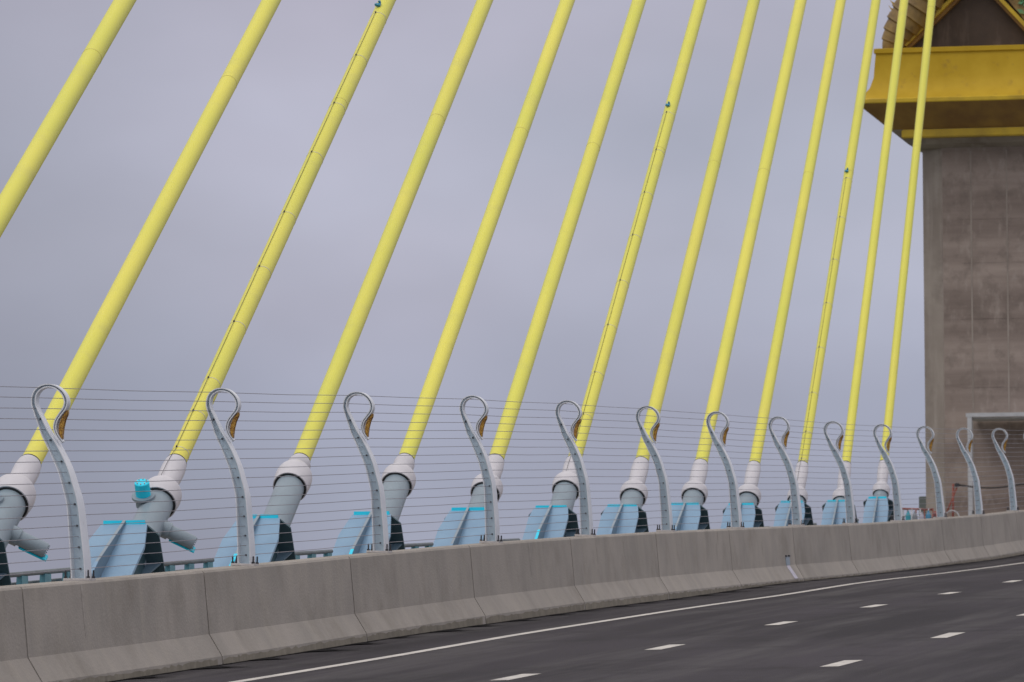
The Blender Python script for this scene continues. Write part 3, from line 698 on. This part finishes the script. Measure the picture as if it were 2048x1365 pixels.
# gables: two bays, each with gold ribs; serpent bodies climbing outside the ribs
yF = TS - .12
def bar(b, p0, p1, wdt, y0, y1):
    p0, p1 = Vector((p0[0], 0, p0[1])), Vector((p1[0], 0, p1[1])); d = (p1 - p0).normalized(); n_ = Vector((d.z, 0, -d.x)) * wdt / 2
    q = [p0 - n_, p0 + n_, p1 + n_, p1 - n_]
    hexa(b, [(v.x, y0, v.z) for v in q] + [(v.x, y1, v.z) for v in q])
for m in (1, -1):
    X = lambda x: x if m == 1 else 2 * XC - x
    for p0, p1 in (((-24.62, 18.90), (-22.27, 21.12)), ((-22.27, 21.12), (-20.53, 19.2))):
        b = bm_(); bar(b, (X(p0[0]), CAMZ + p0[1]), (X(p1[0]), CAMZ + p1[1]), .12, yF - .42, yF - .02); 
        r_ = tobj('gable_rib', b, MT['goldband'])
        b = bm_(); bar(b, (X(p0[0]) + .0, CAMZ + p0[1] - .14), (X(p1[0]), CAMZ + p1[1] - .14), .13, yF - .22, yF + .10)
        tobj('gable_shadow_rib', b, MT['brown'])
    # infill of green and gold leaves between the two gables
    b = bm_(); plate(b, [(X(-22.1), yF - .1, CAMZ + 21.3), (X(-20.54), yF - .1, CAMZ + 19.3), (X(-20.54), yF - .1, CAMZ + 22.6), (X(-22.1), yF - .1, CAMZ + 22.6)], (0, 1, 0), .2)
    tobj('gable_infill', b, MT['oldgold'])
    b = bm_(); rr = random.Random(5)
    for q in range(80):
        x = X(-21.9 + rr.random() * 1.3); z = CAMZ + 21.3 - (abs(x - X(-22.1))) * 1.12 + .02 + rr.random() * 1.3
        an = R(rr.uniform(-75, 75)); ln = rr.uniform(.22, .42)
        d = Vector((math.sin(an), 0, math.cos(an))); n_ = Vector((d.z, 0, -d.x)) * .07; c = Vector((x, yF - .26, z))
        plate(b, [c, c + d * ln * .5 + n_, c + d * ln, c + d * ln * .5 - n_], (0, 1, 0), .05)
    tobj('leaf_ornament', b, MT['green'])
    # serpent body with overlapping ring scales
    bmS = bm_(); N = 150
    ctl = [(-25.12, 18.55, .16), (-25.02, 18.95, .38), (-24.75, 19.45, .56), (-24.35, 20.0, .70), (-23.95, 20.6, .78), (-23.5, 21.3, .85), (-23.2, 22.2, .9), (-23.1, 23.4, .85), (-23.6, 24.6, .7), (-24.5, 25.4, .5), (-25.3, 25.5, .3)]
    rings = []
    for q in range(N + 1):
        u = (len(ctl) - 1) * q / N; x, z, r_ = cr(ctl, u)
        x2, z2, _ = cr(ctl, min(len(ctl) - 1, u + .02)); x1, z1, _ = cr(ctl, max(0, u - .02))
        d = Vector((x2 - x1, 0, z2 - z1)).normalized(); nn = Vector((d.z, 0, -d.x))
        f_ = (q % 8) / 8.0; rad = r_ * (1.0 - .13 * f_)
        if q % 8 == 0: rad = r_ * 1.02
        rings.append([bmS.verts.new(Vector((X(x), yF - .35, CAMZ + z)) + (Vector((nn.x * m, 0, nn.z)) * math.cos(2 * math.pi * k / 24) * rad + Vector((0, 1, 0)) * math.sin(2 * math.pi * k / 24) * rad * .75)) for k in range(24)])
    for a_, c_ in zip(rings, rings[1:]):
        for k in range(24): bmS.faces.new((a_[k], a_[(k + 1) % 24], c_[(k + 1) % 24], c_[k]))
    bmS.faces.new(rings[0][::-1]); bmS.faces.new(rings[-1])
    so = tobj('serpent_ornament', bmS, MT['oldgold'], smooth=True, angle=R(25))
    tag(so, 'old gold scaly serpent body')
    for q in range(14):
        zz = 19.75 + q * .20; xx = -25.06 + .62 * (q * .2) * .28 - .05 * math.sin(q)
        b = bm_()
        plate(b, [(X(xx + .30), yF - .4, CAMZ + zz), (X(xx + .02), yF - .4, CAMZ + zz + .16), (X(xx - .06), yF - .4, CAMZ + zz + .10 + .14), (X(xx + .06), yF - .4, CAMZ + zz + .05), (X(xx + .25), yF - .4, CAMZ + zz - .12)], (0, 1, 0), .12)
        for v in b.verts: v.co -= to
        mesh_obj('fin', b, MT['gold'], so)

# pale steel portal frame standing against the tower
fr = empty('steel_frame', (-22.7, 178.6, zr(178.6) - 1.1), 'tall pale grey steel portal frame standing against the tower face', 'steel frame'); fo = fr.location
def fobj(name, b, m): 
    for v in b.verts: v.co -= fo
    return mesh_obj(name, b, m, fr)
b = bm_(); box(b, (-22.41, 178.6, (CAMZ + 3.2 + CAMZ + 6.86) / 2), (.14, .22, 3.66)); fobj('upright', b, MT['frame'])
b = bm_(); box(b, (-18.6, 178.6, (CAMZ + 3.2 + CAMZ + 6.86) / 2), (.14, .22, 3.66)); fobj('upright', b, MT['frame'])
b = bm_(); box(b, (-20.505, 178.6, CAMZ + 6.92), (4.03, .24, .12)); fobj('top_beam', b, MT['frame'])
b = bm_(); box(b, (-20.505, 179.85, CAMZ + 6.83), (4.0, 2.2, .05)); fobj('roof_sheet', b, MT['frame'])

# work items on the deck before the tower
def zdeck(s): return zr(s) - 1.1
s_ = 170.0; x0, x1 = -23.5, -22.5
rl = empty('red_railing', (x0, s_, zdeck(s_)), 'low red and white steel railing on the deck left of the tower', 'railing'); ro = rl.location
zt = CAMZ + 4.05 * s_ / 181
b = bm_(); tube(b, [Vector((x0, s_, zt)) - ro, Vector((x1, s_ + .2, zt - .04)) - ro], .03, 8); mesh_obj('top_rail', b, MT['red'], rl, smooth=True)
b = bm_(); tube(b, [Vector((x0, s_, zt - .22)) - ro, Vector((x1, s_ + .2, zt - .27)) - ro], .022, 8); mesh_obj('lower_rail', b, MT['frame'], rl, smooth=True)
for q in range(9):
    xx = x0 + (x1 - x0) * q / 8; b = bm_(); tube(b, [Vector((xx, s_ + .02 * q, zdeck(s_))) - ro, Vector((xx, s_ + .02 * q, zt)) - ro], .02, 8); mesh_obj('baluster', b, MT['frame'] if q % 2 else MT['red'], rl, smooth=True)
b = bm_(); box(b, Vector((x0 - .05, s_, zt + .02)) - ro, (.22, .2, .2)); bmesh.ops.bevel(b, geom=b.edges[:], offset=.03, segments=2, affect='EDGES'); mesh_obj('rail_end', b, MT['red'], rl)
cc = [('teal', (.03, .30, .38)), ('grey', (.22, .24, .27)), ('pale', (.42, .42, .5)), ('blue', (.06, .25, .42)), ('red', (.4, .1, .09)), ('pink', (.5, .28, .28))]
for q, (nm, c) in enumerate(cc):
    s2 = 166.5; xx = -22.75 + q * .20
    zt2 = CAMZ + 3.66 - .02 * (q % 3)
    b = bm_(); h2 = zt2 - zdeck(s2)
    lathe(b, Vector((0, 0, 0)), Vector((0, 0, 1)), [(0, .08), (h2 - .16, .08), (h2 - .08, .055), (h2 - .05, .03), (h2, .03)], 16, True, True)
    o = mesh_obj('gas_cylinder', b, mat('canister_' + nm, c, .45, var=tuple(v * .8 for v in c), nscale=9), smooth=True, angle=R(40)); o.location = (xx, s2, zdeck(s2))
    tag(o, '%s upright canister in the row below the red railing' % {'teal': 'teal', 'grey': 'dark grey', 'pale': 'pale grey', 'blue': 'blue', 'red': 'dull red', 'pink': 'pink'}[nm], 'canister', 'canisters beside the red railing')
s_ = 180.2
cb = empty('cabinet', (-24.67, 186.5, zdeck(186.5)), 'grey green metal cabinet against the left foot of the tower', 'cabinet')
b = bm_(); box(b, (0, 0, (CAMZ + 4.56 - cb.location.z) / 2), (.84, .5, CAMZ + 4.56 - cb.location.z)); bmesh.ops.bevel(b, geom=b.edges[:], offset=.02, segments=2, affect='EDGES'); mesh_obj('cabinet_body', b, MT['cabinet'], cb)
b = bm_(); box(b, (0, -.255, .62), (.70, .012, 1.05)); mesh_obj('door', b, MT['cabinet'], cb)
s_ = 176.0; k_ = s_ / 181
sp = empty('prop_stand', (-22.6, s_, zdeck(s_)), 'red oxide steel prop with a slanted brace, in front of the tower foot', 'prop'); so_ = sp.location
px, pz = -23.3 * k_, CAMZ + 4.82 * k_
b = bm_(); tube(b, [Vector((px, s_, zdeck(s_))) - so_, Vector((px + .03, s_, pz)) - so_], .035, 8); mesh_obj('prop_tube', b, MT['red'], sp, smooth=True)
b = bm_(); tube(b, [Vector((px - .35, s_, CAMZ + 3.6 * k_ - .1)) - so_, Vector((px + .14, s_, pz - .12)) - so_], .026, 8); mesh_obj('brace', b, MT['red'], sp, smooth=True)
b = bm_(); box(b, Vector((px + .15, s_, pz - .04)) - so_, (.14, .12, .12)); bmesh.ops.bevel(b, geom=b.edges[:], offset=.02, segments=2, affect='EDGES'); mesh_obj('clamp', b, MT['bolt'], sp)
b = bm_(); pts = []
for q in range(25):
    u = q / 24; pts.append((px + .2 + u * 4.2, s_ + .2, pz - .03 - .10 * math.sin(min(1, u * 2.2) * math.pi) + .0 * u))
tube(b, pts, .028, 8)
tag(mesh_obj('sagging_hose', b, MT['hose'], smooth=True), 'black hose sagging to the right from the red prop across the tower face', 'hose')
b = bm_(); pts = [(px + .05 + .22 * math.cos(q * math.pi / 12), s_ - .5, CAMZ + 3.62 + .23 * math.sin(q * math.pi / 12)) for q in range(25)]
tube(b, pts, .018, 8, caps=False)
tag(mesh_obj('cable_coil', b, MT['frame'], smooth=True), 'thin pale hoop of coiled cable behind the red prop, just above the barrier', 'cable coil')
